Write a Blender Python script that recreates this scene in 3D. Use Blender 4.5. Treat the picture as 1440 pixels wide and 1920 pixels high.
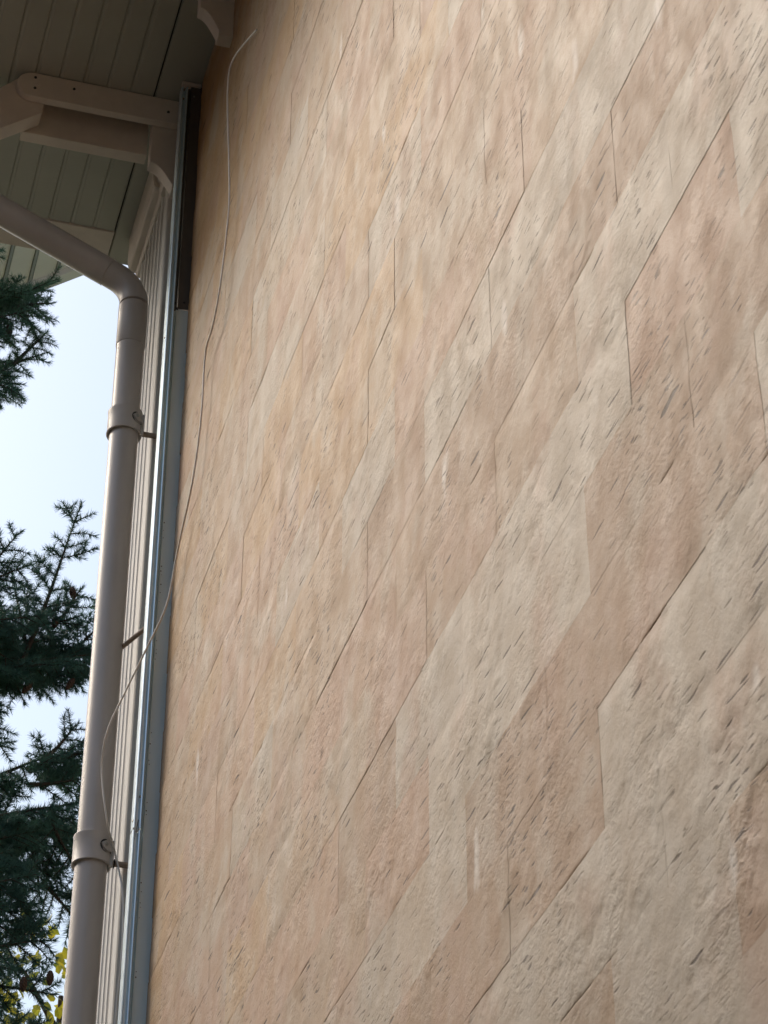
import bpy, bmesh, math, random
import numpy as np
from mathutils import Matrix, Vector
for o in list(bpy.data.objects): bpy.data.objects.remove(o)
random.seed(7); rng = np.random.default_rng(11)
SC = bpy.context.scene; COL = SC.collection
# ------------------------------------------------------------------ camera
# the stone wall stands in the plane x = 0 and runs along +Y; the viewer stands 1.16 m in front of it
CAMP = Vector((-1.164, 0.0, 1.6)); PITCH = math.radians(36); YAW = math.radians(15.8)
cd = bpy.data.cameras.new('camera'); cam = bpy.data.objects.new('camera', cd); COL.objects.link(cam)
cd.sensor_fit = 'HORIZONTAL'; cd.sensor_width = 36; cd.lens = 4750/1440*36
cd.clip_start = 0.05; cd.clip_end = 3000
_h = Vector((math.sin(YAW), math.cos(YAW), 0)); _r = Vector((math.cos(YAW), -math.sin(YAW), 0))
_f = _h*math.cos(PITCH)+Vector((0, 0, 1))*math.sin(PITCH); _u = _r.cross(_f)
cam.matrix_world = Matrix(((_r.x, _u.x, -_f.x, CAMP.x), (_r.y, _u.y, -_f.y, CAMP.y), (_r.z, _u.z, -_f.z, CAMP.z), (0, 0, 0, 1)))
cd.dof.use_dof = True; cd.dof.focus_distance = 7.4; cd.dof.aperture_fstop = 30
SC.camera = cam
# ------------------------------------------------------------------ sky, sun, exposure
SUN_EL = math.radians(42); SUN_AZ = math.radians(-48)   # compass angle from +Y towards +X
w = bpy.data.worlds.new('World'); SC.world = w; w.use_nodes = True
nt = w.node_tree; nt.nodes.clear()
sky = nt.nodes.new('ShaderNodeTexSky'); sky.sky_type = 'NISHITA'; sky.sun_disc = False
sky.sun_elevation = SUN_EL; sky.sun_rotation = SUN_AZ; sky.air_density = 1.7; sky.dust_density = 6.0; sky.ozone_density = 3.0
bgn = nt.nodes.new('ShaderNodeBackground'); bgn.inputs['Strength'].default_value = 0.13
wo = nt.nodes.new('ShaderNodeOutputWorld')
nt.links.new(sky.outputs[0], bgn.inputs['Color']); nt.links.new(bgn.outputs[0], wo.inputs['Surface'])
sd = bpy.data.lights.new('sun', 'SUN'); sd.energy = 0.5; sd.angle = math.radians(20); sd.color = (1.0, 0.97, 0.93)
sun = bpy.data.objects.new('sun', sd); COL.objects.link(sun)
sdir = Vector((math.sin(SUN_AZ)*math.cos(SUN_EL), math.cos(SUN_AZ)*math.cos(SUN_EL), math.sin(SUN_EL)))
sun.rotation_euler = sdir.to_track_quat('Z', 'Y').to_euler(); sun.location = (-6, -6, 14)
vs = SC.view_settings; vs.view_transform = 'Standard'; vs.look = 'None'; vs.gamma = 1; vs.use_curve_mapping = False
vs.exposure = 0.70

# ------------------------------------------------------------------ helpers
def link(o, parent=None):
    COL.objects.link(o)
    if parent is not None:
        o.parent = parent
        o.matrix_parent_inverse = parent.matrix_world.inverted() if parent.type != 'EMPTY' else Matrix.Translation(-parent.location)
    return o
def tag(o, label=None, cat=None, group=None, kind=None):
    for k, v in (('label', label), ('category', cat), ('group', group), ('kind', kind)):
        if v: o[k] = v
    return o
def thing(name, label, cat, loc=(0, 0, 0), group=None):
    o = bpy.data.objects.new(name, None); o.location = loc; o.empty_display_size = .1
    link(o); return tag(o, label, cat, group)
def mk(name, V, F, mat, parent=None, smooth=False):
    me = bpy.data.meshes.new(name); me.from_pydata([tuple(v) for v in V], [], [tuple(f) for f in F])
    bm = bmesh.new(); bm.from_mesh(me); bmesh.ops.recalc_face_normals(bm, faces=bm.faces); bm.to_mesh(me); bm.free()
    me.materials.append(mat)
    if smooth: me.polygons.foreach_set('use_smooth', [True]*len(me.polygons))
    me.update()
    return link(bpy.data.objects.new(name, me), parent)
def fast_mesh(name, V, F, mat, smooth=False):
    """V (n,3) array, F (m,k) int array with one face size"""
    me = bpy.data.meshes.new(name); n, (m, k) = len(V), F.shape
    me.vertices.add(n); me.vertices.foreach_set('co', np.ascontiguousarray(V, dtype=np.float32).ravel())
    me.loops.add(m*k); me.loops.foreach_set('vertex_index', np.ascontiguousarray(F, dtype=np.int32).ravel())
    me.polygons.add(m); me.polygons.foreach_set('loop_start', np.arange(0, m*k, k, dtype=np.int32))
    me.polygons.foreach_set('use_smooth', np.full(m, smooth)); me.materials.append(mat)
    me.update(calc_edges=True); return me
def bevel(o, wd=.003, seg=2):
    m = o.modifiers.new('bevel', 'BEVEL'); m.width = wd; m.segments = seg; m.limit_method = 'ANGLE'; m.angle_limit = math.radians(35); return o
def box(name, a, b, mat, parent=None, bv=0):
    x0, y0, z0 = a; x1, y1, z1 = b
    V = [(x0,y0,z0),(x1,y0,z0),(x1,y1,z0),(x0,y1,z0),(x0,y0,z1),(x1,y0,z1),(x1,y1,z1),(x0,y1,z1)]
    F = [(0,1,2,3),(4,5,6,7),(0,1,5,4),(1,2,6,5),(2,3,7,6),(3,0,4,7)]
    o = mk(name, V, F, mat, parent)
    return bevel(o, bv) if bv else o
def prism(name, pts, axis, a, b, mat, parent=None, bv=0, smooth=False):
    """extrude a closed 2D outline along an axis: 'y' takes (x,z), 'z' takes (x,y), 'x' takes (y,z)"""
    n = len(pts)
    def p3(p, t): return {'y': (p[0], t, p[1]), 'z': (p[0], p[1], t), 'x': (t, p[0], p[1])}[axis]
    V = [p3(p, a) for p in pts]+[p3(p, b) for p in pts]
    F = [tuple(range(n)), tuple(range(2*n-1, n-1, -1))]+[(i, (i+1) % n, n+(i+1) % n, n+i) for i in range(n)]
    o = mk(name, V, F, mat, parent, smooth)
    return bevel(o, bv) if bv else o
def tube_geo(path, rads, seg=24, cap=True):
    P = [Vector(p) for p in path]; V = []; F = []
    t0 = (P[1]-P[0]).normalized(); ref = Vector((0, 0, 1)) if abs(t0.z) < .9 else Vector((0, 1, 0))
    nrm = (ref-t0*ref.dot(t0)).normalized()
    for i, p in enumerate(P):
        t = ((P[min(i+1, len(P)-1)]-P[max(i-1, 0)])).normalized()
        nrm = (nrm-t*nrm.dot(t)).normalized(); bn = t.cross(nrm)
        for k in range(seg):
            a = 2*math.pi*k/seg; V.append(p+(nrm*math.cos(a)+bn*math.sin(a))*rads[i])
    for i in range(len(P)-1):
        for k in range(seg): F.append((i*seg+k, i*seg+(k+1) % seg, (i+1)*seg+(k+1) % seg, (i+1)*seg+k))
    if cap: F += [tuple(range(seg)), tuple(range((len(P)-1)*seg, len(P)*seg))]
    return V, F
def tube(name, path, r, mat, parent=None, seg=24, smooth=True):
    rads = r if isinstance(r, (list, tuple)) else [r]*len(path)
    V, F = tube_geo(path, rads, seg); o = mk(name, V, F, mat, parent, smooth)
    if smooth:
        m = o.modifiers.new('edges', 'EDGE_SPLIT'); m.split_angle = math.radians(40)
    return o
# numpy gradient noise
def _hash(ix, iy, s):
    h = (ix.astype(np.int64)*374761393+iy.astype(np.int64)*668265263+s*1442695041) & 0xffffffff
    h = ((h ^ (h >> 13))*1274126177) & 0xffffffff
    return (h ^ (h >> 16)) & 0xffffffff
def noise(x, y, s=0):
    ix = np.floor(x).astype(np.int64); iy = np.floor(y).astype(np.int64); fx = x-ix; fy = y-iy
    def g(dx, dy):
        a = _hash(ix+dx, iy+dy, s)/4294967296.0*2*np.pi
        return np.cos(a)*(fx-dx)+np.sin(a)*(fy-dy)
    u = fx**3*(fx*(fx*6-15)+10); v = fy**3*(fy*(fy*6-15)+10)
    return ((g(0,0)*(1-u)+g(1,0)*u)*(1-v)+(g(0,1)*(1-u)+g(1,1)*u)*v)*1.5
def fbm(x, y, s=0, oc=4, gain=.5):
    r = 0; a = 1; t = 0
    for i in range(oc):
        r = r+a*noise(x*2**i, y*2**i, s+i*17); t += a; a *= gain
    return r/t
def sstep(a, b, x):
    t = np.clip((x-a)/(b-a), 0, 1); return t*t*(3-2*t)

# ------------------------------------------------------------------ materials
def mat(name, col, rough=.6, metal=0., spec=.4, var=.12, vscale=6., bump=.15, bscale=90., rough_var=.08, vcol2=None, stretch=(1,1,1)):
    m = bpy.data.materials.new(name); m.use_nodes = True; t = m.node_tree; N = t.nodes; L = t.links
    b = N['Principled BSDF']; b.inputs['Metallic'].default_value = metal; b.inputs['Specular IOR Level'].default_value = spec
    g = N.new('ShaderNodeNewGeometry'); mp = N.new('ShaderNodeMapping'); mp.inputs['Scale'].default_value = stretch
    L.new(g.outputs['Position'], mp.inputs['Vector'])
    n1 = N.new('ShaderNodeTexNoise'); n1.inputs['Scale'].default_value = vscale; n1.inputs['Detail'].default_value = 6; n1.inputs['Roughness'].default_value = .6
    L.new(mp.outputs[0], n1.inputs['Vector'])
    cr = N.new('ShaderNodeValToRGB'); cr.color_ramp.elements[0].position = .3; cr.color_ramp.elements[1].position = .7
    c2 = vcol2 or tuple(c*(1+var) for c in col)
    cr.color_ramp.elements[0].color = (*[c*(1-var) for c in col], 1); cr.color_ramp.elements[1].color = (*c2, 1)
    L.new(n1.outputs['Fac'], cr.inputs['Fac']); L.new(cr.outputs[0], b.inputs['Base Color'])
    n2 = N.new('ShaderNodeTexNoise'); n2.inputs['Scale'].default_value = bscale; n2.inputs['Detail'].default_value = 4
    L.new(mp.outputs[0], n2.inputs['Vector'])
    bp = N.new('ShaderNodeBump'); bp.inputs['Strength'].default_value = bump; bp.inputs['Distance'].default_value = .004
    L.new(n2.outputs['Fac'], bp.inputs['Height']); L.new(bp.outputs[0], b.inputs['Normal'])
    mr = N.new('ShaderNodeMapRange'); mr.inputs['To Min'].default_value = rough-rough_var; mr.inputs['To Max'].default_value = rough+rough_var
    L.new(n1.outputs['Fac'], mr.inputs['Value']); L.new(mr.outputs[0], b.inputs['Roughness'])
    return m
M_soffit = mat('soffit vinyl', (.50, .50, .455), .5, var=.06, vscale=3, bump=.05)
M_trim   = mat('painted trim', (.78, .70, .64), .55, var=.07, vscale=9, bump=.12)
M_pilast = mat('pilaster vinyl', (.58, .57, .55), .5, var=.06, vscale=4, bump=.06, stretch=(1,1,.15))
M_siding = mat('house render', (.45, .41, .36), .8, var=.08, vscale=5)
M_roof   = mat('roof sheet', (.16, .09, .07), .6, var=.15)
M_white  = mat('white painted board', (.84, .84, .81), .5, var=.04, bump=.05)
M_batten = mat('grey batten', (.34, .37, .37), .5, var=.05)
M_pipe   = mat('beige coated steel', (.54, .49, .46), .34, spec=.6, var=.09, vscale=7, rough_var=.12, bump=.07, bscale=160, stretch=(1,1,.25))
M_band   = mat('beige coated strap', (.55, .50, .465), .4, spec=.5, var=.06, vscale=12, bump=.05)
M_rust   = mat('rusty painted pin', (.40, .33, .29), .6, var=.1, vscale=30, vcol2=(.36, .24, .15), bump=.2)
M_galv   = mat('galvanised steel', (.76, .90, 1.0), .33, metal=.65, var=.10, vscale=3, bump=.03, rough_var=.08, stretch=(1,1,.3))
M_flange = mat('dull galvanised steel', (.74, .85, .90), .45, metal=.15, var=.08, vscale=3, bump=.04, stretch=(1,1,.3))
M_dark   = mat('dark steel', (.06, .06, .06), .5, metal=.3, var=.2)
M_brown  = mat('dark brown steel', (.13, .115, .105), .5, metal=.2, var=.1)
M_screw  = mat('zinc screw', (.45, .44, .42), .35, metal=1.)
M_ink    = mat('black ink', (.02, .02, .02), .6)
M_cable  = mat('white cable sheath', (.82, .78, .74), .45, var=.06, vscale=14, bump=.05)
M_tie    = mat('black cable tie', (.02, .02, .02), .4)
M_mortar = mat('brown joint mortar', (.15, .105, .07), .95, var=.2, vscale=30)
M_bark   = mat('spruce bark', (.07, .05, .04), .9, var=.3, vscale=12, bump=.6, bscale=40)
M_cone   = mat('cone scales', (.07, .035, .022), .7, var=.3, vscale=40)
M_ground = mat('lawn and soil', (.07, .085, .035), .95, var=.35, vscale=1.2, bump=.5, bscale=20)
def leafmat(name, c1, c2, trans=.25):
    m = mat(name, c1, .5, var=.0, vscale=3.5, vcol2=c2, bump=0); t = m.node_tree; N = t.nodes
    b = N['Principled BSDF']; tr = N.new('ShaderNodeBsdfTranslucent'); mx = N.new('ShaderNodeMixShader'); mx.inputs[0].default_value = trans
    src = b.inputs['Base Color'].links[0].from_socket; t.links.new(src, tr.inputs['Color'])
    t.links.new(b.outputs[0], mx.inputs[1]); t.links.new(tr.outputs[0], mx.inputs[2]); t.links.new(mx.outputs[0], N['Material Output'].inputs['Surface'])
    return m
M_need = leafmat('spruce needles', (.055, .135, .115), (.11, .23, .17), .25)
M_need_lit = leafmat('lit spruce needles', (.09, .19, .14), (.18, .32, .20), .3)  # lighter copy of the needle colour, with light on the upper branches painted in
M_leaf = leafmat('autumn leaves', (.18, .25, .03), (.65, .52, .04), .5)
def plaster():
    m = bpy.data.materials.new('pigmented plaster stone'); m.use_nodes = True; t = m.node_tree; N = t.nodes; L = t.links
    b = N['Principled BSDF']; b.inputs['Specular IOR Level'].default_value = .35
    at = N.new('ShaderNodeAttribute'); at.attribute_name = 'pigment'
    g = N.new('ShaderNodeNewGeometry')
    def nz(scale, det=3, sc=(1,1,1), rough=.55, vec=None):
        mp = N.new('ShaderNodeMapping'); mp.inputs['Scale'].default_value = sc; L.new(vec or g.outputs['Position'], mp.inputs['Vector'])
        n = N.new('ShaderNodeTexNoise'); n.inputs['Scale'].default_value = scale; n.inputs['Detail'].default_value = det; n.inputs['Roughness'].default_value = rough
        L.new(mp.outputs[0], n.inputs['Vector']); return n
    def rng_(sock, a, b_, lo=0., hi=1.):
        r = N.new('ShaderNodeMapRange'); r.interpolation_type = 'SMOOTHSTEP'
        for k, v in (('From Min', a), ('From Max', b_), ('To Min', lo), ('To Max', hi)): r.inputs[k].default_value = v
        L.new(sock, r.inputs['Value']); return r.outputs[0]
    def mth(op, a, b_=None):
        n = N.new('ShaderNodeMath'); n.operation = op
        for i, v in enumerate((a, b_)):
            if v is None: continue
            if isinstance(v, (int, float)): n.inputs[i].default_value = v
            else: L.new(v, n.inputs[i])
        return n.outputs[0]
    # wobble the coordinates a little so that the chisel cuts are not ruler straight
    wob = nz(9, 2); va = N.new('ShaderNodeVectorMath'); va.operation = 'MULTIPLY_ADD'
    va.inputs[1].default_value = (0, .02, .010); L.new(wob.outputs['Color'], va.inputs[0]); L.new(g.outputs['Position'], va.inputs[2])
    cut = nz(1, 1, (0, 9, 110), .5, va.outputs[0])
    patch = rng_(nz(2.0, 4).outputs['Fac'], .42, .62)
    cutm = mth('MULTIPLY', rng_(cut.outputs['Fac'], .675, .71), rng_(patch, 0., 1., .25, 1.))
    cut2 = nz(1, 1, (0, 20, 150), .5, va.outputs[0])
    cutm2 = mth('MULTIPLY', rng_(cut2.outputs['Fac'], .635, .67), rng_(nz(2.9, 4).outputs['Fac'], .48, .62))
    cuts = mth('MAXIMUM', cutm, mth('MULTIPLY', cutm2, .85))
    cut3 = mth('MULTIPLY', rng_(nz(1, 1, (0, 7, 46), .5, va.outputs[0]).outputs['Fac'], .735, .76), .9)
    cuts = mth('MAXIMUM', cuts, cut3)
    grain = nz(55, 6, (1, 1, 1), .68); pores = nz(240, 3); lumps = nz(24, 5, (1, .8, 1.2), .6)
    # pigment washes
    wash = nz(11, 6, (1, 1, .7), .65)
    c1 = N.new('ShaderNodeMixRGB'); c1.blend_type = 'MULTIPLY'
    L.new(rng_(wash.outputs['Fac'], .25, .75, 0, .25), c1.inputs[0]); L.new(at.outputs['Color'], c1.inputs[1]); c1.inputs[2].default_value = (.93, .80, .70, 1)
    c2 = N.new('ShaderNodeMixRGB'); c2.blend_type = 'MULTIPLY'
    L.new(rng_(grain.outputs['Fac'], .35, .85, 0, .22), c2.inputs[0]); L.new(c1.outputs[0], c2.inputs[1]); c2.inputs[2].default_value = (.72, .64, .56, 1)
    c3 = N.new('ShaderNodeMixRGB'); L.new(mth('MULTIPLY', cuts, .97), c3.inputs[0]); L.new(c2.outputs[0], c3.inputs[1]); c3.inputs[2].default_value = (.07, .042, .025, 1)
    L.new(c3.outputs[0], b.inputs['Base Color'])
    # flaked, chipped areas: warped cells that stand at different heights, sharp at their rims
    wv = nz(16, 3, (1, 1, 1), .6); vw = N.new('ShaderNodeVectorMath'); vw.operation = 'MULTIPLY_ADD'
    vw.inputs[1].default_value = (.0, .09, .09); L.new(wv.outputs['Color'], vw.inputs[0]); L.new(g.outputs['Position'], vw.inputs[2])
    def flakes(sc, seed):
        mp = N.new('ShaderNodeMapping'); mp.inputs['Scale'].default_value = sc; mp.inputs['Location'].default_value = (seed, seed, seed); L.new(vw.outputs[0], mp.inputs['Vector'])
        v = N.new('ShaderNodeTexVoronoi'); v.feature = 'F1'; v.inputs['Scale'].default_value = 1; L.new(mp.outputs[0], v.inputs['Vector'])
        sp = N.new('ShaderNodeSeparateColor'); L.new(v.outputs['Color'], sp.inputs[0]); return sp.outputs[0]
    chip = rng_(nz(4.2, 4, (1, 1, 1), .6).outputs['Fac'], .44, .60)
    fl = mth('ADD', mth('MULTIPLY', flakes((0, 14, 26), 1.7), .8), mth('MULTIPLY', flakes((0, 38, 62), 5.1), .6))
    rid = mth('ABSOLUTE', mth('SUBTRACT', nz(36, 4, (1, .8, 1.3), .6).outputs['Fac'], .5))
    h = mth('ADD', mth('MULTIPLY', lumps.outputs['Fac'], .12), mth('ADD', mth('MULTIPLY', grain.outputs['Fac'], .5), mth('MULTIPLY', pores.outputs['Fac'], .16)))
    h = mth('ADD', h, mth('MULTIPLY', mth('ADD', chip, .12), mth('SUBTRACT', mth('MULTIPLY', fl, .8), mth('MULTIPLY', rid, 1.6))))
    h = mth('SUBTRACT', h, mth('MULTIPLY', cuts, 1.4))
    bp = N.new('ShaderNodeBump'); bp.inputs['Strength'].default_value = .36; bp.inputs['Distance'].default_value = .008
    L.new(h, bp.inputs['Height']); L.new(bp.outputs[0], b.inputs['Normal'])
    L.new(rng_(wash.outputs['Fac'], .3, .7, .5, .68), b.inputs['Roughness'])
    return m
M_stone = plaster()

# ------------------------------------------------------------------ ground
gr = mk('ground', [(-900,-900,0),(900,-900,0),(900,900,0),(-900,900,0)], [(0,1,2,3)], M_ground); tag(gr, kind='structure')

# unseen house shape added left of the view; keeps low sky off the wall
nh = thing('added_sky_blocker', 'unseen plain house shape added left of the view to block low sky', 'house', (-8, -1, 0))
box('wall', (-11, -10, 0), (-4.4, 14.0, 6.7), M_siding, nh)
prism('roof', [(-11.5, 6.6), (-7.7, 9.6), (-3.9, 6.6), (-3.9, 6.72), (-7.7, 9.74), (-11.5, 6.72)], 'y', -10.4, 14.5, M_roof, nh)

# ------------------------------------------------------------------ house body, eaves
WY0, WY1, ZS = -6.0, 7.44, 8.40          # wall start, far corner, soffit height
house = thing('house', 'beige house with boarded eaves, fluted corner pilaster and curved eave brackets', 'house', (4, 1, 0))
box('wall', (.022, WY0, 0), (8, WY1, ZS), M_siding, house)
# fluted corner pilaster
def pil_outline():
    pts = [(.021, 6.885), (-.040, 6.885), (-.046, 6.887), (-.05, 6.893)]
    y = 6.955
    pts.append((-.05, y))
    for k in range(6):
        for a in range(0, 181, 30):
            pts.append((-.05+.008*math.sin(math.radians(a)), y+.054*(1-math.cos(math.radians(a)))/2))
        y += .077; pts.append((-.05, y))
    pts += [(-.05, 7.43), (-.046, 7.438), (.021, 7.438)]
    out = [pts[0]]
    for p in pts[1:]:
        if abs(p[0]-out[-1][0])+abs(p[1]-out[-1][1]) > 1e-5: out.append(p)
    return out
pil = prism('corner_pilaster', pil_outline(), 'z', .02, 8.20, M_pilast, house)
prism('capital', [(.021,8.18),(-.062,8.18),(-.068,8.195),(-.068,8.235),(-.078,8.25),(-.078,8.30),(.021,8.30)], 'y', 6.865, 6.995, M_trim, pil, bv=.003)
cor = prism('cornice', [(.021,8.20),(-.052,8.20),(-.056,8.206),(-.060,8.222),(-.082,8.226),(-.088,8.232),(-.090,8.25),(-.094,8.27),(-.094,8.397),(.021,8.397)], 'y', 6.997, 7.50, M_trim, house, bv=.002)
# soffit boards run along the wall
x = -.160; k = 0
prism('soffit_board', [(.02,8.40),(-.150,8.40),(-.1535,8.404),(-.1535,8.418),(.02,8.418)], 'y', WY0, 7.66, M_soffit, house)
sb_me = None
while x > -1.08:
    a, b_ = x-.0872, x
    jit = random.uniform(-.0012, .0012)
    o = prism('soffit_board', [(b_-.003,8.40+jit),(a+.016,8.40+jit),(a+.012,8.4025+jit),(a+.004,8.4025+jit),(a,8.405+jit),(a,8.418+jit),(b_,8.418+jit),(b_,8.403+jit)], 'y', WY0, 7.475, M_soffit, house)
    x -= .0885
box('soffit_end_trim', (-1.14, 7.478, 8.392), (-.158, 7.66, 8.42), M_trim, house, .003)
box('soffit_backing', (-1.14, WY0, 8.421), (.02, 7.66, 8.44), M_dark, house)
box('fascia', (-1.165, WY0, 8.36), (-1.142, 7.66, 8.56), M_trim, house, .003)
prism('roof', [(-1.25, 8.44), (4.0, 11.6), (9.2, 8.44), (9.2, 8.56), (4.0, 11.74), (-1.25, 8.57)], 'y', WY0, 7.68, M_roof, house)
# eave brackets
def ogee(x0, z0, x1, z1, n=9):
    """S curve from the outer edge down to the tip"""
    pts = []
    for i in range(n+1):
        t = i/n
        pts.append((x0+(x1-x0)*t, z0+(z1-z0)*(1-math.cos(t*math.pi/2))))
    return pts
def bracket(y, wout, ztip, name_kids=True, bar=True):
    root = bpy.data.objects.new('eave_bracket', None); root.location = (-.1, y, ZS); root.empty_display_size = .1
    link(root, house)
    bx = Matrix.Translation(-root.location)
    def ch(o):
        o.parent = root; o.matrix_parent_inverse = (house.matrix_basis @ root.matrix_parent_inverse @ root.matrix_basis).inverted(); return o
    # leg on the wall with the ogee foot
    leg = [(.018, 8.392), (wout, 8.392), (wout, ztip+.115)]+ogee(wout+.004, ztip+.112, wout*.42, ztip+.02)[1:]+[(wout*.42, ztip), (.018, ztip)]
    ch(prism('leg', leg, 'y', y, y+.055, M_trim, bv=.0025))
    if bar:
        pts = []
        for i in range(0, 13):
            a = math.pi/2+math.pi*i/12
            pts.append((-.606+.062*math.cos(a)*.95, 8.336+.060*math.sin(a)))
        pts += [(.018, 8.276), (.018, 8.396)]
        ch(prism('tie_bar', pts, 'y', y-.034, y-.002, M_trim, bv=.003))
        ch(prism('rafter', [(-.545, 8.392), (-.655, 8.392), (-.735, 8.305), (-1.12, 8.00), (-1.12, 7.79), (-.70, 8.12), (-.56, 8.235)], 'y', y, y+.07, M_trim, bv=.003))
        ch(box('ledger', (-.62, y+.074, 8.195), (wout-.002, y+.125, 8.394), M_trim, bv=.003))
        for bxp, bz in ((-.600, 8.372), (-.598, 8.318), (-.585, 8.342), (-.455, 8.352), (-.10, 8.33)):
            V, F = tube_geo([(bxp, y-.0375, bz), (bxp, y-.033, bz)], [.0045, .006], 10); ch(mk('nail_head', V, F, M_dark if bxp != -.585 else M_trim))
    return root
bracket(6.735, -.150, 7.985)
bracket(6.03, -.121, 8.075, bar=False)
# upper roof with a white boarded underside, beyond the corner
up = thing('upper_roof', 'pale boarded overhang of a higher sloping roof behind the grey downpipe', 'roof', (2, 9, 9))
sl = .77
def zu(x): return 10.13+sl*(x+.09)
prism('roof_slab', [(-1.7, zu(-1.7)+.03), (2.2, zu(2.2)+.03), (2.2, zu(2.2)+.2), (-1.7, zu(-1.7)+.2)], 'y', 8.60, 9.795, M_roof, up)
x = -1.69
while x < 1.6:
    prism('underside_board', [(x, zu(x)), (x+.108, zu(x+.108)), (x+.108, zu(x+.108)+.025), (x, zu(x)+.025)], 'y', 8.60, 9.72, M_white, up)
    prism('batten', [(x+.111, zu(x+.111)-.006), (x+.128, zu(x+.128)-.006), (x+.128, zu(x+.128)+.025), (x+.111, zu(x+.111)+.025)], 'y', 8.60, 9.719, M_batten, up)
    x += .131
prism('rake_board', [(-1.71, zu(-1.71)-.035), (2.2, zu(2.2)-.035), (2.2, zu(2.2)+.21), (-1.71, zu(-1.71)+.21)], 'y', 9.722, 9.80, M_white, up, .003)
box('supporting_wall', (.6, 7.7, 0), (5, 8.598, 10.6), M_siding, up)

# ------------------------------------------------------------------ stone-patterned plaster wall
YEND = 6.597
sw = thing('stone_wall', 'tall plaster wall of coursed beige, pink and ochre stone blocks with dark chisel cuts', 'wall', (0, 3, 0))
box('mortar_backing', (.0065, WY0, 0), (.0205, YEND, 8.397), M_mortar, sw)
def zc(k): return 2.95+.198*k+(.0005*k*k if k > 0 else 0)
def zline(k, y):   # a course line with a slight waver
    return zc(k)+.0010*fbm(y*2.3, y*0+k*7.7, 5, 3)
def yj(i): return 2.54+.2128*i
def yline(i, k, z):
    return yj(i)+.0012*fbm(z*3.1, z*0+i*3.3+k, 6, 3)
L_ = [(3.45,4.64),(3.37,4.7),(3.21,3.99),(3.06,3.92),(3.4,3.83),(3.52,3.82),(3.69,4.12),(2.9,4.07),(2.93,3.98),(3.0,3.82),(2.69,3.51),(2.6,3.48),(2.47,3.48),(2.65,3.3),(2.9,3.27),(2.85,3.35),(2.71,4.28),(2.89,4.63),(2.34,4.35),(2.51,4.27),(4.8,6.37),(4.85,6.34),(2.4,3.53),(2.8,3.11),(4.08,3.69),(3.97,3.74),(2.65,2.94),(3.34,3.25),(5.17,5.94),(5.05,5.96),(4.13,4.78),(5.09,5.16)]
T_ = [(2.8,3.75),(2.79,3.6),(2.91,3.45),(3.05,3.46),(2.61,3.71),(3.69,4.68),(3.67,4.47),(2.85,4.51),(2.75,4.48),(3.35,5.18),(3.99,4.66),(3.96,4.54),(3.58,4.28),(3.63,3.41),(3.38,3.43),(3.24,3.52),(3.08,3.78),(3.54,4.4),(3.48,3.48),(3.2,3.64)]
O_ = [(5.26,5.7),(4.91,5.67),(4.2,5.37),(4.29,5.34),(4.86,5.04),(4.42,5.01),(5.37,5.59),(3.98,5.68),(4.21,5.75),(4.67,5.19),(4.48,5.2),(4.95,4.84),(4.77,5.1),(4.11,5.08),(5.66,6.29),(6.2,7.28),(6.08,7.54),(5.59,7.32),(3.77,5.64)]
K_ = [(2.34,4.23),(2.61,4.21),(2.91,4.29),(3.17,4.41),(2.41,3.74),(3.89,4.19),(3.96,4.35),(3.48,4.24),(2.84,3.91),(2.59,3.15),(3.29,3.3),(2.87,3.08),(4.19,4.37),(3.7,3.8),(4.52,6.28),(4.21,6.07),(4.63,4.43),(5.7,4.55),(5.82,4.51),(2.54,3.79)]
glints_ = [(2.896,4.83,.05),(3.167,5.137,.05),(3.309,4.585,.05),(3.552,3.598,.06),(2.54,3.088,.05),(4.004,5.467,.07),(3.684,4.494,.06),(4.981,5.056,.04),(2.422,3.272,.04),(6.02,5.177,.06),(2.531,4.572,.05),(3.377,5.451,.04),(4.113,5.801,.05),(4.525,6.502,.05)]
PAL = {'L': (.60,.585,.55), 'T': (.45,.33,.24), 'O': (.54,.375,.205), 'K': (.53,.375,.295), 'B': (.50,.40,.31)}
PAL = {k: np.array(v)*.7+np.array((.50,.405,.315))*.3 for k, v in PAL.items()}
def block_of(y, z):
    k = 0
    while zc(k+1) <= z: k += 1
    while zc(k) > z: k -= 1
    i = math.floor((y-yj(0))/.2128)
    if (i+k) % 2: i -= 1
    return i, k           # block spans joints i .. i+2
fixed = {}
for cl, lst in (('K', K_), ('O', O_), ('T', T_), ('L', L_)):
    for (y, z) in lst: fixed[block_of(y, z)] = cl
def relief(y, z, rough):
    wx = .02*noise(y*9, z*9, 31); wz = .02*noise(y*9, z*9, 32)
    big = .0038*fbm(y*3.2, z*3.2, 1, 3)
    lump = .0030*fbm((y+wx)*15, (z+wz)*17, 2, 3)
    n = fbm((y+wx)*11, (z+wz)*13, 3, 4)*4.2
    led = (np.floor(n)+sstep(.0, .22, n-np.floor(n)))*.0016
    ridge = (1-np.abs(fbm((y+wx)*20, (z+wz)*24, 8, 3))*2.2)
    patch = sstep(-.08, .28, fbm(y*4.5, z*4.5, 4, 3))
    return .2*big+(.10+.30*rough)*(.2*lump+led*(.4+1.4*patch)+.0014*patch*ridge)
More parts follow.
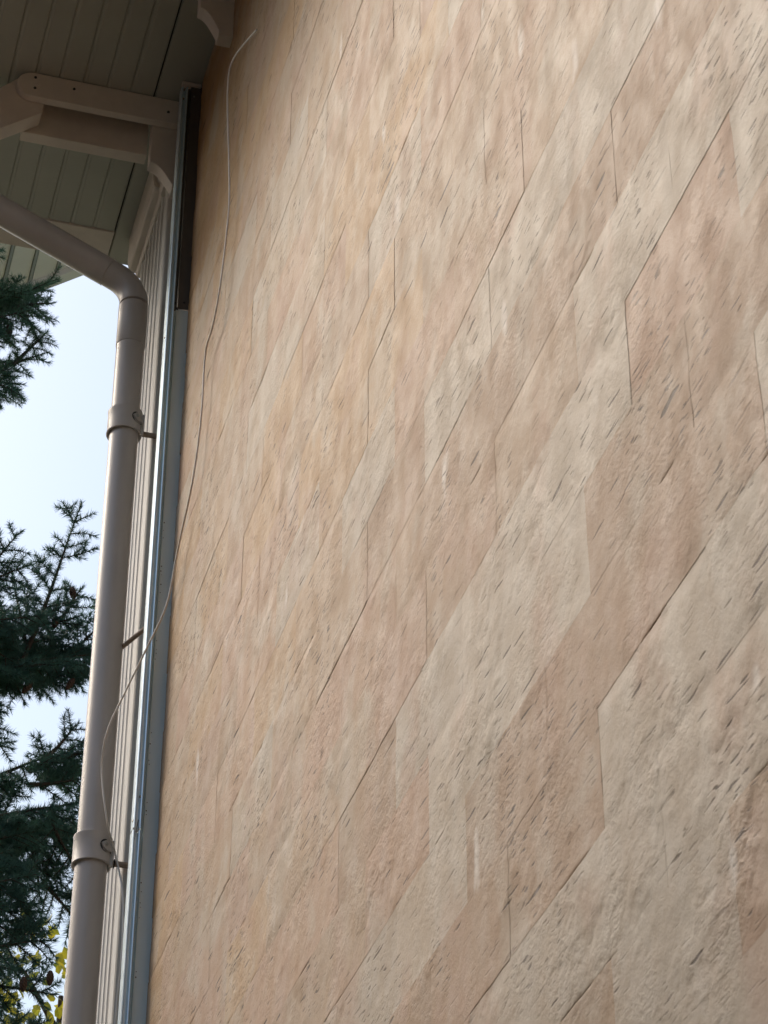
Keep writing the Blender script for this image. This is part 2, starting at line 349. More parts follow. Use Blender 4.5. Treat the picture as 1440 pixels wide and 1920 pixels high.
def colour(y, z, cl):
    base = PAL[cl]
    n1 = fbm(y*4.2, z*3.4, 41, 5); n2 = fbm(y*3.1+9, z*2.6, 42, 5); n3 = fbm(y*7, z*6, 43, 5)
    c = np.broadcast_to(base, y.shape+(3,)).copy()
    def mixin(c, col, m): return c*(1-m[..., None])+np.array(col)*m[..., None]
    och = sstep(2.7, 5.0, y)*.42                       # the far, upper blocks carry more ochre pigment
    c = mixin(c, PAL['O'], np.clip(och*sstep(-.45, .3, n2), 0, 1))
    c = mixin(c, (.50,.31,.12), .8*sstep(5.5, 6.6, y+.25*n2)*sstep(6.2, 7.8, z))   # ochre and warm bounce light painted in at the far top corner
    c = mixin(c, (.54,.385,.315), .42*sstep(.05, .42, n1))
    c = mixin(c, (.55,.52,.47), .5*sstep(.06, .38, -n1))
    c = mixin(c, (.46,.32,.23), .16*sstep(.2, .5, n3))
    fr = None
    for (sy, sz, r) in glints_:
        if sy < y.min()-.1 or sy > y.max()+.1 or sz < z.min()-.15 or sz > z.max()+.15: continue
        if fr is None: fr = .9*fbm(y*30, z*14, 44, 4)
        d = np.sqrt(((y-sy)/(r*.42))**2+((z-sz)/r)**2)+fr
        c = mixin(c, (.80,.80,.82), .9*(1-sstep(.1, 1.1, d)))  # white spots paint in sky glints on smooth plaster
    return c
def block_geo(i, k, cell, y_lo=None, y_hi=None, z_hi=None):
    r = random.Random(i*7919+k*104729)
    cl = fixed.get((i, k)) or r.choices('BKLTO', (5, 3, 1.5, 2, .1+2.6*max(0, min(1, (yj(i)-2.8)/2.2))))[0]
    rough = .25 if cl == 'T' and r.random() < .8 else r.choice((.3, .6, .8, 1.0, 1.0))
    y0n, y1n = yj(i), yj(i+2); z0n, z1n = zc(k), zc(k+1)
    if z_hi and z1n > z_hi: z1n = z_hi
    lo = y_lo is not None and y0n < y_lo; hi = y_hi is not None and y1n > y_hi
    if lo: y0n = y_lo
    if hi: y1n = y_hi
    def lines(a, b_):
        n = max(3, int(round((b_-a)/cell))); t = np.linspace(0, 1, n+1); e = .0035/(b_-a)
        return np.concatenate(([0, e], t[1:-1], [1-e, 1]))
    s = lines(y0n, y1n); t = lines(z0n, z1n); S, T = np.meshgrid(s, t, indexing='ij')
    yn = y0n+S*(y1n-y0n); zn = z0n+T*(z1n-z0n)
    y1 = yn[:, :1]; z1 = zn[:1, :]
    gb = .00003+.0013*sstep(.15, .38, fbm(y1*5, y1*0+k*3.7, 51, 3)); gt = .00003+.0013*sstep(.15, .38, fbm(y1*5, y1*0+(k+1)*3.7, 51, 3))
    gl = .00003+.0006*sstep(.10, .38, fbm(z1*6, z1*0+i*2.9, 52, 3)); grr = .00003+.0006*sstep(.10, .38, fbm(z1*6, z1*0+(i+2)*2.9, 52, 3))
    ya = yline(i, k, z1)*(0 if lo else 1)+(y0n if lo else 0); yb = yline(i+2, k, z1)*(0 if hi else 1)+(y1n if hi else 0)
    ya = ya+gl+0*zn; yb = yb-grr+0*zn; Y = ya+S*(yb-ya)
    za = zline(k, y1)+gb; zb = (zline(k+1, y1) if z1n == zc(k+1) else z1n)-gt; Z = za+T*(zb-za)
    d = np.minimum(np.minimum(Y-ya, yb-Y), np.minimum(Z-za, zb-Z))
    ed = sstep(0, .035, d)                              # towards its edges a block eases into the common face of the wall
    h = relief(Y, Z, .55+(rough-.55)*ed)+r.uniform(-.0006, .0006)+ed*r.uniform(-.001, .002)
    for dd, gg in ((Z-za, gb), (zb-Z, gt), (Y-ya, gl), (yb-Y, grr)): h = h-np.clip(1-dd/.004, 0, 1)**2*(.00004+.6*gg)
    if hi: h = h*sstep(0, .05, YEND-Y)
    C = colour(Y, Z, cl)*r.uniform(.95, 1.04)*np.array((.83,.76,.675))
    n, m = Y.shape
    V = np.stack([-h, Y, Z], -1).reshape(-1, 3); Cc = C.reshape(-1, 3)
    idx = np.arange(n*m).reshape(n, m)
    F = np.stack([idx[:-1, :-1], idx[:-1, 1:], idx[1:, 1:], idx[1:, :-1]], -1).reshape(-1, 4)
    ring = np.concatenate([idx[:, 0], idx[-1, 1:], idx[-2::-1, -1], idx[0, -2:0:-1]])
    A = V[ring].copy(); B = A.copy(); B[:, 0] = .0075; off = len(V); nr = len(ring); q = np.arange(nr); q2 = np.roll(q, -1)
    F2 = np.stack([off+q, off+nr+q, off+nr+q2, off+q2], -1)      # the side faces have their own vertices, so that the rim stays crisp
    V = np.concatenate([V, A, B]); Cc = np.concatenate([Cc, Cc[ring], Cc[ring]]); F = np.concatenate([F, F2])
    return V, F[:, ::-1], Cc
def pigment(me, C):
    a = me.color_attributes.new('pigment', 'FLOAT_COLOR', 'POINT')
    a.data.foreach_set('color', np.concatenate([C, np.ones((len(C), 1))], 1).astype(np.float32).ravel())
R3 = np.array([_r, _u, _f]); C3 = np.array(CAMP)
def in_view(y0, y1, z0, z1):
    P = np.array([(0, y, z) for y in (y0, (y0+y1)/2, y1) for z in (z0, z1)])-C3
    q = P@R3.T
    if (q[:, 2] < .3).any(): return False
    px = 720+4750*q[:, 0]/q[:, 2]; py = 960-4750*q[:, 1]/q[:, 2]
    return px.max() > -30 and px.min() < 1470 and py.max() > -40 and py.min() < 1960
rest = ([], [], []); off = 0; nb = 0
for k in range(-15, 28):
    if zc(k) > 8.37: break
    for i in range(-40, 22):
        if (i+k) % 2: continue
        if yj(i+2) < WY0+.3 or yj(i) > YEND-.03: continue
        vis = in_view(max(yj(i), WY0), min(yj(i+2), YEND), zc(k), zc(k+1))
        dist = math.hypot(yj(i+1)+.2, zc(k)-1.6)
        cell = max(.0048, .0012*dist) if vis else .05
        V, F, C = block_geo(i, k, cell, WY0, YEND-.001, 8.395)
        if vis:
            c = np.array([0, (V[:, 1].min()+V[:, 1].max())/2, (V[:, 2].min()+V[:, 2].max())/2])
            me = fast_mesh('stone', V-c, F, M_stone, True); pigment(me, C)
            o = bpy.data.objects.new('stone', me); o.location = c; link(o, sw); nb += 1
        else:
            rest[0].append(V); rest[1].append(F+off); rest[2].append(C); off += len(V)
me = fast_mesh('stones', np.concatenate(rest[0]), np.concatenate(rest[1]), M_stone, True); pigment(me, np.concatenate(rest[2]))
tag(link(bpy.data.objects.new('stones', me), sw), kind='stuff')
print('stones in view', nb)

# ------------------------------------------------------------------ galvanised edge rail
rail = thing('metal_edge_rail', 'galvanised steel edge rail with bright channel along the end of the stone wall', 'metal rail', (-.04, 6.6, 0))
def sheet(name, pts, z0, z1, m, th=.0009, parent=rail, skew=0):
    n = len(pts); V = []
    for zz, s in ((z0, 1), (z1, 0)):
        for p in pts: V.append((p[0], p[1], zz+(skew*(p[0]+.04) if (s and skew) else 0)))
    F = [(i, i+1, n+i+1, n+i) for i in range(n-1)]
    o = mk(name, V, F, m, parent); s = o.modifiers.new('thick', 'SOLIDIFY'); s.thickness = th; s.offset = 0
    bevel(o, .0012, 2); return o
YR = 6.600
lower_flange = [(.004, YR+.001), (-.0395, YR+.001), (-.0400, YR-.004), (-.0408, YR-.004), (-.0412, YR+.010), (-.0490, YR+.012)]
sheet('flange', lower_flange, .02, 7.300, M_flange)
sheet('upper_flange', [(.004, YR-.0015), (-.0365, YR-.0015), (-.0372, YR+.016), (-.0460, YR+.020)], 7.303, 8.385, M_brown)  # upper flange is darker and browner than the lower one
chan = [(-.0492, YR+.012), (-.0505, YR-.013), (-.0530, YR-.0165), (-.0560, YR-.015), (-.0578, YR-.004), (-.0590, YR+.001), (-.0650, YR+.001), (-.0665, YR-.004), (-.0685, YR-.014), (-.0715, YR-.0165), (-.0742, YR-.013), (-.0752, YR+.022)]
sheet('channel', chan, 5.262, 8.36, M_galv)
sheet('channel', [(p[0], p[1]+.0022) for p in chan], .02, 5.256, M_galv)
mk('splice_notch', [(-.0588,YR-.0018,5.300),(-.0570,YR-.0070,5.297),(-.0655,YR-.0010,5.228),(-.0668,YR-.0050,5.224)], [(0,1,3,2)], M_ink, rail)
box('end_cap', (-.072, YR-.012, 8.378), (-.002, YR+.01, 8.392), M_trim, rail, .001)
def screw(p, axis, r, m=M_screw, parent=rail, name='screw'):
    p = Vector(p); a = Vector(axis).normalized()
    V, F = tube_geo([p-a*.002, p+a*.0015, p+a*.003], [r, r, r*.55], 12); return mk(name, V, F, m, parent)
screw((-.048, YR-.010, 7.318), (-.3, -1, 0), .0042, M_dark); screw((-.0155, YR-.002, 7.335), (0, -1, 0), .0042, M_dark)
box('slot', (-.0425, YR-.006, 7.296), (-.0362, YR-.002, 7.304), M_ink, rail)
screw((-.0575, YR-.010, 5.372), (0, -1, 0), .0042); screw((-.0748, YR-.008, 5.288), (-1, -.4, 0), .0042); screw((-.0748, YR-.006, 7.16), (-1, -.4, 0), .004)
screw((-.025, YR-.003, 8.33), (0, -1, 0), .004); screw((-.066, YR-.012, 8.30), (0, -1, 0), .004); screw((-.066, YR-.012, 8.345), (0, -1, 0), .004)
V = []; F = []
zz = 4.2
while zz < 6.62:                                    # ink-jet printing on the flange, too small to read
    for q in range(random.randint(2, 6)):
        xx = -.0365+random.uniform(-.0012, .0022); s = random.choice((.0008, .0011, .0016)); b0 = len(V)
        V += [(xx-s, YR-.0000, zz-s*1.2), (xx+s, YR-.0000, zz-s*1.2), (xx+s, YR-.0000, zz+s*1.2), (xx-s, YR-.0000, zz+s*1.2)]; F.append((b0, b0+1, b0+2, b0+3)); zz += random.uniform(.012, .04)
    zz += random.uniform(.03, .26)
tag(mk('printed_marks', V, F, M_ink, rail), kind='stuff')

# ------------------------------------------------------------------ downpipe
PX, PY, PR = -.150, 6.865, .0500
dp = thing('downpipe', 'round beige steel downpipe with an elbow below the eaves', 'downpipe', (PX, PY, 0))
tube('pipe', [(PX, PY, .05), (PX, PY, 3.0), (PX, PY, 7.315)], PR, M_pipe, dp, 48)
sl = math.radians(26)
Rb = .13; cx = PX-Rb; zb = 7.512
arc = [(cx+Rb*math.cos(a), PY, zb+Rb*math.sin(a)) for a in np.linspace(0, math.pi/2-sl, 12)]
e = arc[-1]; dv = (-math.cos(sl), 0, math.sin(sl))
tube('elbow', [(PX, PY, 7.316), (PX, PY, 7.318), (PX, PY, 7.50)], [PR+.0006, PR+.0022, PR+.0022], M_pipe, dp, 48)
tube('elbow', arc+[(e[0]+dv[0]*.03, PY, e[2]+dv[2]*.03)], PR+.0012, M_pipe, dp, 48)
tube('offset_pipe', [(e[0]+dv[0]*s, PY, e[2]+dv[2]*s) for s in (.031, .3, .62, .93)], PR+.0028, M_pipe, dp, 48)
q = (e[0]+dv[0]*.93, PY, e[2]+dv[2]*.93)
tube('outlet', [(q[0], PY, q[2]), (q[0]-.05, PY, q[2]+.04), (q[0]-.06, PY, 8.34)], PR+.001, M_pipe, dp, 32)
screw((-.285, PY-.040, 7.668), (0, -.8, .55), .0045, M_rust, dp, 'rivet')
def clamp(z0, z1, tie=False):
    rt = bpy.data.objects.new('clamp', None); rt.location = (PX, PY, z0); rt.empty_display_size = .05; link(rt, dp)
    inv = (dp.matrix_basis @ rt.matrix_parent_inverse @ rt.matrix_basis).inverted()
    def ch(o): o.parent = rt; o.matrix_parent_inverse = inv; return o
    prof = [(.0510, z0+.004), (.0598, z0), (.0612, z0+.003), (.0592, z0+.008), (.0588, z1-.008), (.0606, z1-.003), (.0594, z1), (.0510, z1-.001)]
    V = []; F = []; n = 48
    for j in range(n):
        a = 2*math.pi*j/n
        for (r_, z) in prof: V.append((PX+r_*math.cos(a), PY+r_*math.sin(a), z))
    m_ = len(prof)
    for j in range(n):
        for q_ in range(m_-1): F.append((j*m_+q_, ((j+1) % n)*m_+q_, ((j+1) % n)*m_+q_+1, j*m_+q_+1))
    o = ch(mk('strap', V, F, M_band, None, True)); es = o.modifiers.new('edges', 'EDGE_SPLIT'); es.split_angle = math.radians(45)
    # teardrop locking plate on the right front
    V = []; F = []; zm = (z0+z1)/2+.004
    out = []
    for j in range(20):
        a = 2*math.pi*j/20; ca, sa = math.cos(a), math.sin(a)
        u = .017*ca*(1.0 if ca < 0 else 1.5); v = .017*sa*(1.0 if ca < 0 else max(.35, 1-.75*ca))
        out.append((u, v-.35*max(0, u)))
    for rr in (.0585, .0655, .0660):
        sc_ = 1.0 if rr < .0656 else .82
        for (u, v) in out:
            ang = -math.radians(52)+(u*sc_)/.060
            V.append((PX+rr*math.cos(ang), PY+rr*math.sin(ang), zm+v*sc_))
    for lv in range(2):
        for j in range(20): F.append((lv*20+j, lv*20+(j+1) % 20, (lv+1)*20+(j+1) % 20, (lv+1)*20+j))
    F.append(tuple(range(40, 60))); ch(mk('locking_plate', V, F, M_band))
    V = []
    for rr in (.0570, .0602):
        for (u, v) in out:
            ang = -math.radians(54)+(u*1.32)/.060; V.append((PX+rr*math.cos(ang), PY+rr*math.sin(ang), zm+v*1.28))
    F = [(j, (j+1) % 20, 20+(j+1) % 20, 20+j) for j in range(20)]+[tuple(range(20, 40))]
    ch(mk('plate_shadow_line', V, F, M_dark))  # dark plate behind the locking plate stands in for its shadow outline
    a = -math.radians(58); nx, ny = math.cos(a), math.sin(a)
    ch(screw((PX+.0665*nx, PY+.0665*ny, zm+.003), (nx, ny, 0), .0058, M_screw, None))
    # folded seam with a dark gap where the two halves meet
    a = -math.radians(22); nx, ny = math.cos(a), math.sin(a)
    ch(prism('lug', [(PX+.056*math.cos(a-.10), PY+.056*math.sin(a-.10)), (PX+.068*math.cos(a-.06), PY+.068*math.sin(a-.06)), (PX+.068*math.cos(a+.06), PY+.068*math.sin(a+.06)), (PX+.056*math.cos(a+.12), PY+.056*math.sin(a+.12))], 'z', z0-.004, z1-.014, M_band, bv=.0015))
    ch(tube('pin', [(PX+.058, PY, z0+.022), (.022, PY, z0+.022)], .0095, M_rust, None, 16))
    return rt
clamp(6.922, 7.020); clamp(5.262, 5.362)
tube('strut', [(PX+.035, PY+.02, 6.062), (-.054, 6.70, 6.050), (-.01, 6.612, 6.045)], .0075, M_rust, dp, 12)
# gutter along the eave
gu = thing('gutter', 'half round beige gutter along the eave above the viewer', 'gutter', (-1.2, 0, 8.3))
pts = [(-1.215+.065*math.cos(a), 8.385+.065*math.sin(a)) for a in np.linspace(math.pi, 2*math.pi, 13)]+[(-1.215+.060*math.cos(a), 8.387+.060*math.sin(a)) for a in np.linspace(2*math.pi, math.pi, 13)]
prism('trough', pts, 'y', WY0, 7.67, M_pipe, gu)

# ------------------------------------------------------------------ loose cable
def smooth_path(P, n=10):
    P = [Vector(p) for p in P]; out = []
    for i in range(len(P)-1):
        p0, p1, p2, p3 = P[max(i-1, 0)], P[i], P[i+1], P[min(i+2, len(P)-1)]
        for j in range(n):
            t = j/n
            out.append(.5*((2*p1)+(p2-p0)*t+(2*p0-5*p1+4*p2-p3)*t*t+(3*p1-p0-3*p2+p3)*t**3))
    out.append(P[-1]); return out
cab = smooth_path([(-.010,5.589,7.656),(-.024,5.878,7.808),(-.028,5.93,7.71),(-.026,5.860,7.33),(-.026,5.82,7.105),(-.028,5.84,6.94),(-.030,5.89,6.79),(-.030,5.97,6.715),(-.026,6.09,6.70),(-.024,6.115,6.468),(-.024,6.20,6.28),(-.028,6.37,6.13),(-.036,6.46,5.985),(-.076,6.54,5.868),(-.125,6.60,5.733),(-.160,6.66,5.627),(-.158,6.74,5.540),(-.1275,6.755,5.367),(-.081,6.848,5.310),(-.058,6.79,5.142),(-.055,6.76,4.952),(-.058,6.76,4.834),(-.058,6.77,4.72),(-.058,6.78,4.2),(-.06,6.79,3.0),(-.06,6.79,.6)])
ca = tube('loose_cable', cab, .0031, M_cable, None, 10); tag(ca, 'thin white cable hanging loose in front of the stone wall and downpipe', 'cable')
tie = tube('cable_tie', [(-.080+.0145*0, PY+.0125*math.cos(a), 5.284+.0125*math.sin(a)) for a in np.linspace(0, 2*math.pi, 17)], .0024, M_tie, None, 8)
tag(tie, 'black cable tie fixing the cable to the lower pipe clamp pin', 'cable tie')

# ------------------------------------------------------------------ spruce trees
def unit(v): return v/np.linalg.norm(v)
def needles(axis_pts, dens, nl, store):
    P = np.array(axis_pts); seg = np.diff(P, axis=0); ln = np.linalg.norm(seg, axis=1); tot = ln.sum()
    n = max(6, int(tot*dens)); t = rng.random(n)*tot; cum = np.concatenate([[0], np.cumsum(ln)])
    j = np.clip(np.searchsorted(cum, t)-1, 0, len(seg)-1); f = (t-cum[j])/ln[j]
    p = P[j]+seg[j]*f[:, None]; ax = seg[j]/ln[j][:, None]
    r = rng.normal(size=(n, 3)); r -= (r*ax).sum(1)[:, None]*ax; r /= np.linalg.norm(r, axis=1)[:, None]
    tip = sstep(.75, 1.0, t/tot)
    al = np.radians(rng.uniform(48, 80, n)*(1-.5*tip)); d = ax*np.cos(al)[:, None]+r*np.sin(al)[:, None]
    L = nl*rng.uniform(.7, 1.1, n)*(1-.15*tip); q = p+d*L[:, None]+ax*.001
    wv = np.cross(d, rng.normal(size=(n, 3))); wv /= np.linalg.norm(wv, axis=1)[:, None]; wd = .0012*nl/.024
    store.append(np.stack([p-wv*wd, p+wv*wd, q], 1))
def bough(p0, p1, nl, dens, store, tubes, droop=.0, spread=.5, twig=.22, up=None, r0=.012, gap=.055, bare=.0, hang=0.):
    """a bough from p0 to p1 with side twigs left and right that carry needles all round"""
    p0 = np.array(p0, float); p1 = np.array(p1, float); L = np.linalg.norm(p1-p0); n = 9
    side0 = rng.normal(size=3)*.02
    A = []
    for i in range(n):
        t = i/(n-1); q = p0+(p1-p0)*t; q = q+np.array([0, 0, -droop*L*4*t*(1-t)])+side0*math.sin(t*5)*L; A.append(q)
    A = np.array(A); tubes.append((A, r0, .0018)); needles(A[int(bare*n):], dens, nl, store)
    ax = unit(p1-p0); u = np.array(up if up is not None else (0, 0, 1.)); sd = np.cross(ax, u); sd = unit(sd+1e-6)
    nn = max(3, int(L/gap))
    for s in range(nn):
        t = .08+.86*(s+rng.random()*.6)/nn; f = t*(n-1); i = min(int(f), n-2); b = A[i]+(A[i+1]-A[i])*(f-i)
        for sg in (-1, 1):
            if rng.random() < .12: continue
            an = math.radians(rng.uniform(38, 66)); out = ax*math.cos(an)+sg*sd*math.sin(an)+u*rng.uniform(-.35, .25)-np.array([0, 0, hang*rng.uniform(.4, 1.4)])
            out = unit(out); tl = twig*(1.05-.75*t)*rng.uniform(.6, 1.2)+.05
            T = [b, b+out*tl*.5, b+out*tl+np.array([0, 0, rng.uniform(-.03, .015)])]
            tubes.append((np.array(T), .0035, .0015)); needles(T, dens, nl, store)
            if tl > .13:
                for q_ in (.35, .62):
                    for s2 in (-1, 1):
                        if rng.random() < .3: continue
                        b2 = T[0]+(T[2]-T[0])*q_; o2 = unit(out*.65+s2*unit(np.cross(out, u)+1e-6)*.7+rng.normal(size=3)*.15); l2 = tl*.42*rng.uniform(.6, 1.1)
                        T2 = [b2, b2+o2*l2]; tubes.append((np.array(T2), .0022, .0012)); needles(T2, dens, nl, store)
def spruce(name, label, base, top, boughs, cones, filler, nl, nmat):
    root = thing(name, label, 'conifer', (base[0], base[1], 0), 'spruce trees beside the house')
    st = []; tb = []
    for b in boughs: bough(store=st, tubes=tb, nl=nl, **b)
    st2 = []
    for b in filler: bough(store=st2, tubes=tb, nl=nl*1.15, **b)
    P = [(base[0]+.04*math.sin(z*.7), base[1]+.04*math.cos(z*.9), z) for z in np.linspace(-.05, top, 16)]
    tube('trunk', P, [max(.012, .17*(1-i/15.2)) for i in range(16)], M_bark, root, 14)
    V = []; F = []
    for (A, ra, rb) in tb:
        v, f = tube_geo(A, list(np.linspace(ra, rb, len(A))), 5, False); b0 = len(V); V += v; F += [tuple(x+b0 for x in q) for q in f]
    me = fast_mesh('branches', np.array([tuple(v) for v in V]), np.array(F), M_bark, True); link(bpy.data.objects.new('branches', me), root)
    N_ = np.concatenate(st+st2).reshape(-1, 3)
    me = fast_mesh('needle_crown', N_, np.arange(len(N_)).reshape(-1, 3), nmat)
    tag(link(bpy.data.objects.new('needle_crown', me), root), kind='stuff')
    for (cx_, cy_, cz_, tilt) in cones:
        V = []; F = []; n = 12; rows = 9; ln = .062
        for a_ in range(rows+1):
            t = a_/rows; rr = .0135*math.sin(math.pi*(.12+.80*t))**.8
            for b_ in range(n):
                an = 2*math.pi*(b_+.5*(a_ % 2))/n; k2 = rr*(1+.28*((a_+b_) % 2))
                V.append((cx_+k2*math.cos(an)+tilt*t*ln, cy_+k2*math.sin(an), cz_+ln/2-t*ln))
        for a_ in range(rows):
            for b_ in range(n): F.append((a_*n+b_, a_*n+(b_+1) % n, (a_+1)*n+(b_+1) % n, (a_+1)*n+b_))
        mk('cone', V, F, M_cone, root)
    print(name, len(N_)//3, 'needles')
    return root
D1 = 1050
def B(p0, p1, **kw): return dict(p0=p0, p1=p1, dens=kw.pop('dens', D1), **kw)
vy = (0, -1, .25)      # sprays that face the viewer spread in the plane across the view
low = [B((-.5,9.9,6.9),(.26,9.9,7.05),twig=.28,hang=.3), B((-.5,9.8,6.3),(.02,9.8,6.45),twig=.24), B((-.45,9.7,7.85),(-.12,9.7,8.02),up=vy,twig=.16), B((-.12,9.6,7.70),(.085,9.6,8.60),up=vy,twig=.18,gap=.085,r0=.013,bare=.2),
       B((-.42,9.5,7.95),(-.19,9.52,8.33),up=vy,twig=.14,gap=.07), B((-.45,9.55,7.98),(-.14,9.5,8.14),up=vy,twig=.12,gap=.07),
       B((-.10,9.65,7.75),(-.20,9.6,8.15),up=vy,twig=.12,gap=.08), B((0.,9.65,7.92),(.13,9.62,8.16),up=vy,twig=.12,gap=.08),
       B((-.75,9.6,7.55),(.10,9.62,7.98),twig=.24,hang=.35,r0=.018), B((-.7,9.75,7.6),(.24,9.75,7.93),twig=.26,hang=.3,r0=.02),
       B((.0,9.7,7.75),(.30,9.7,8.08),up=vy,twig=.16), B((-.6,9.5,7.55),(.22,9.5,7.66),twig=.2,hang=.6,r0=.014),
       B((-.6,9.6,7.62),(.25,9.6,7.76),twig=.24,hang=.35,up=vy), B((-.65,9.8,7.7),(.2,9.85,7.85),twig=.24,up=vy), B((-.6,9.7,7.7),(.05,9.7,7.72),twig=.22,up=vy),
       B((-.5,9.45,7.72),(-.05,9.45,7.86),up=vy,twig=.16), B((-.5,9.5,7.78),(-.16,9.5,7.62),up=vy,twig=.18), B((-.45,9.55,7.5),(-.18,9.55,7.28),up=vy,twig=.14),
       B((-.4,9.5,7.25),(-.14,9.5,7.18),up=vy,twig=.12),
       # heavy bough with the bare butt, hanging twigs below it
       B((-.62,9.62,6.86),(.02,9.6,7.19),twig=.20,hang=.9,r0=.030,bare=.45,gap=.05), B((-.05,9.6,7.15),(.30,9.6,7.34),twig=.22,hang=.3,r0=.02),
       B((.0,9.6,7.2),(.16,9.6,7.42),up=vy,twig=.12), B((.02,9.66,7.1),(.20,9.66,7.30),up=vy,twig=.16), B((-.05,9.55,7.05),(.22,9.55,7.12),up=vy,twig=.2),
       B((-.6,9.5,6.75),(.2,9.5,6.95),twig=.22,hang=.5,r0=.02), B((-.6,9.7,6.85),(.24,9.7,6.98),twig=.24,up=vy), B((-.5,9.6,6.72),(.22,9.6,6.80),twig=.24,up=vy),
       B((-.5,9.45,6.6),(.02,9.45,6.78),twig=.2,up=vy), B((-.4,9.55,6.55),(.0,9.55,6.66),twig=.2,up=vy), B((.05,9.55,6.95),(.20,9.55,6.62),twig=.14,up=vy),
       B((.0,9.6,6.78),(.06,9.6,6.52),twig=.11,up=vy), B((-.4,9.3,6.35),(.0,9.3,6.50),twig=.2,up=vy), B((-.4,9.35,6.3),(.04,9.35,6.36),twig=.2,up=vy),
       B((-.4,9.3,6.12),(.10,9.3,6.20),twig=.18,up=vy,hang=.2), B((-.35,9.4,6.05),(.12,9.4,6.02),twig=.16,up=vy), B((.05,9.6,6.62),(.24,9.6,6.44),twig=.12,up=vy),
       B((-.4,9.5,5.8),(.16,9.5,5.88),twig=.24,up=vy), B((-.4,9.3,5.75),(.12,9.3,5.72),twig=.24), B((-.5,9.5,5.5),(.2,9.5,5.6),twig=.24), B((-.4,9.35,6.45),(-.12,9.35,6.62),twig=.16,up=vy)]
high = [B((-.75,9.0,9.02),(-.20,9.0,9.40),twig=.16,r0=.014), B((-.8,9.05,9.05),(-.24,9.05,9.30),twig=.22,up=vy), B((-.7,8.95,8.98),(-.30,8.95,9.16),twig=.18,up=vy),
        B((-.7,9.1,9.25),(-.26,9.1,9.42),twig=.18,up=vy), B((-.5,9.0,9.2),(-.205,9.0,9.27),twig=.07,up=vy), B((-.36,9.0,9.2),(-.235,9.0,9.02),twig=.07,up=vy),
        B((-.6,9.0,8.86),(-.34,9.0,8.88),twig=.10,up=vy,gap=.08), B((-.36,9.0,8.87),(-.225,9.0,9.10),twig=.07,up=vy,gap=.08), B((-.42,9.0,8.84),(-.215,9.0,8.98),twig=.07,up=vy,gap=.08),
        B((-.6,8.98,8.72),(-.30,8.98,8.76),twig=.16,up=vy), B((-.55,9.0,8.8),(-.36,9.0,8.66),twig=.14,up=vy), B((-.6,9.0,8.98),(-.37,9.0,9.0),twig=.12,up=vy),
        B((-.62,8.7,9.20),(-.505,8.7,9.40),twig=.06,up=vy,gap=.1), B((-.75,8.7,9.05),(-.51,8.7,9.24),twig=.1,up=vy,gap=.1)]
def filler(base, z0, z1, rmax, top, n, skip_from):
    out = []
    for i in range(n):
        z = z0+(z1-z0)*(i+.5)/n; a = i*2.399963
        if z > skip_from and math.cos(a) > .15: continue       # that side is built bough by bough
        L = rmax*(1-z/top)**.8+.25
        out.append(dict(p0=(base[0], base[1], z), p1=(base[0]+L*math.cos(a), base[1]+L*math.sin(a), z+.12*L), dens=170, droop=.05, twig=.42, gap=.11, r0=.022, hang=.3))
    return out
spruce('spruce_tree', 'dark green spruce rising behind the lower half of the downpipe', (-1.25, 10.0), 9.6, low, [(.072,9.6,8.10,.1),(.010,9.6,7.93,-.1),(-.085,9.5,7.50,-.5),(.098,9.5,7.55,-.4),(-.03,9.25,5.98,0),(.073,9.25,6.02,0)], filler((-1.25,10.0), 1.2, 9.3, 2.3, 9.9, 52, 5.4), .037, M_need)
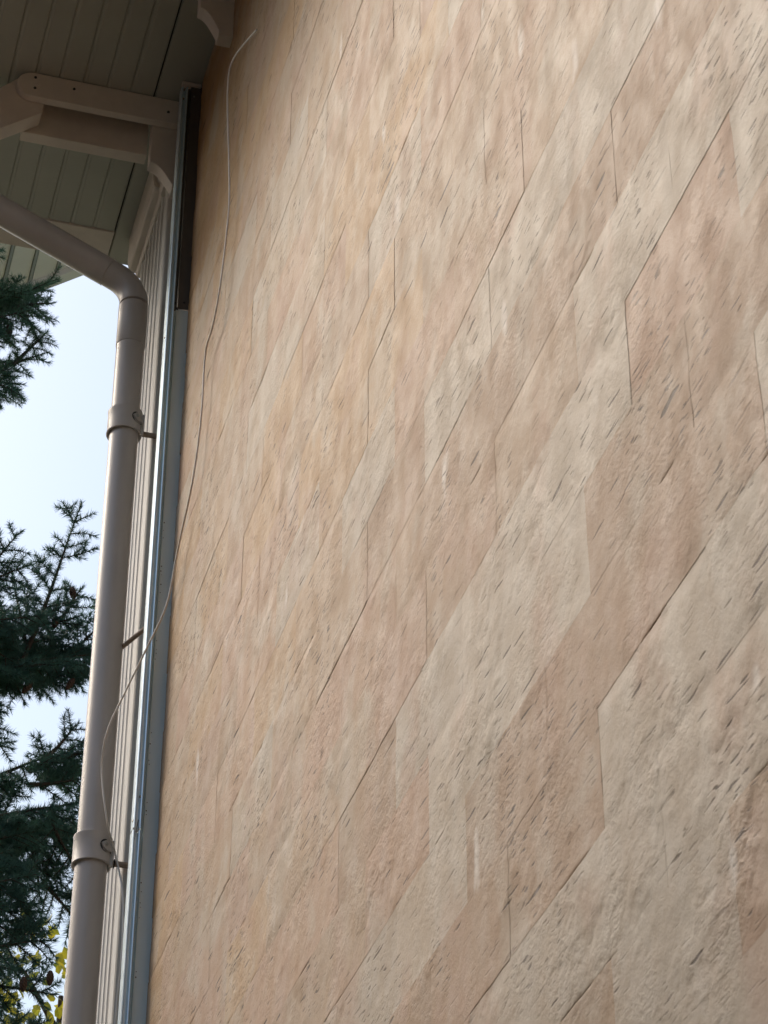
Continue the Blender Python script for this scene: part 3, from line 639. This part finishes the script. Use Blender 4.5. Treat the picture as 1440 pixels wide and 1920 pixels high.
spruce('spruce_tree', 'brighter green spruce branch tips hanging under the pale roof overhang, top left', (-2.35, 9.3), 14.5, high, [(-.36,8.98,9.17,.2),(-.40,8.98,9.05,.1)], filler((-2.35,9.3), 2.0, 14.0, 2.2, 14.8, 70, 4.5), .033, M_need_lit)

# ------------------------------------------------------------------ yellowing broadleaf tree behind the spruce
bt = thing('broadleaf_tree', 'yellow green autumn broadleaf tree showing low behind the spruce', 'tree', (.7, 13.4, 0))
tube('trunk', [(.7,13.4,-.05),(.68,13.38,2.5),(.75,13.45,5.0),(.7,13.4,7.9)], [.12,.1,.07,.015], M_bark, bt, 12)
n = 5200; c = np.array([.72, 13.3, 6.6]); d = rng.normal(size=(n, 3)); d /= np.linalg.norm(d, axis=1)[:, None]
rad = rng.random(n)**.45; P = c+d*rad[:, None]*np.array([1.3, 1.2, 1.72]); P = P[fbm(P[:, 0]*2.2+P[:, 1], P[:, 2]*2.2, 77, 3) > -.16]; n = len(P)
a = rng.normal(size=(n, 3)); a /= np.linalg.norm(a, axis=1)[:, None]; b_ = np.cross(a, rng.normal(size=(n, 3))); b_ /= np.linalg.norm(b_, axis=1)[:, None]; nn_ = np.cross(a, b_)
s = rng.uniform(.028, .045, n)[:, None]
Vq = np.stack([P-a*s, P-a*s*.3+b_*s*.7+nn_*s*.15, P+a*s*.5+b_*s*.55+nn_*s*.15, P+a*s*1.1, P+a*s*.5-b_*s*.55+nn_*s*.15, P-a*s*.3-b_*s*.7+nn_*s*.15], 1).reshape(-1, 3)
Fq = np.concatenate([np.arange(n)[:, None]*6+np.array([[0,1,2,3]]), np.arange(n)[:, None]*6+np.array([[0,3,4,5]])])
tag(link(bpy.data.objects.new('leaf_crown', fast_mesh('leaf_crown', Vq, Fq, M_leaf)), bt), kind='stuff')
V = []; F = []
for j in range(26):
    a0 = j*2.4; z = 4.6+3.2*j/26; L = 1.1*(1-(j/26)*.6); v, f = tube_geo([(.7,13.4,z),(.7+L*.5*math.cos(a0),13.4+L*.5*math.sin(a0),z+.3),(.7+L*math.cos(a0),13.4+L*math.sin(a0),z+.5)], [.022,.012,.004], 6, False)
    b0 = len(V); V += v; F += [tuple(x+b0 for x in q) for q in f]
mk('branches', V, F, M_bark, bt)
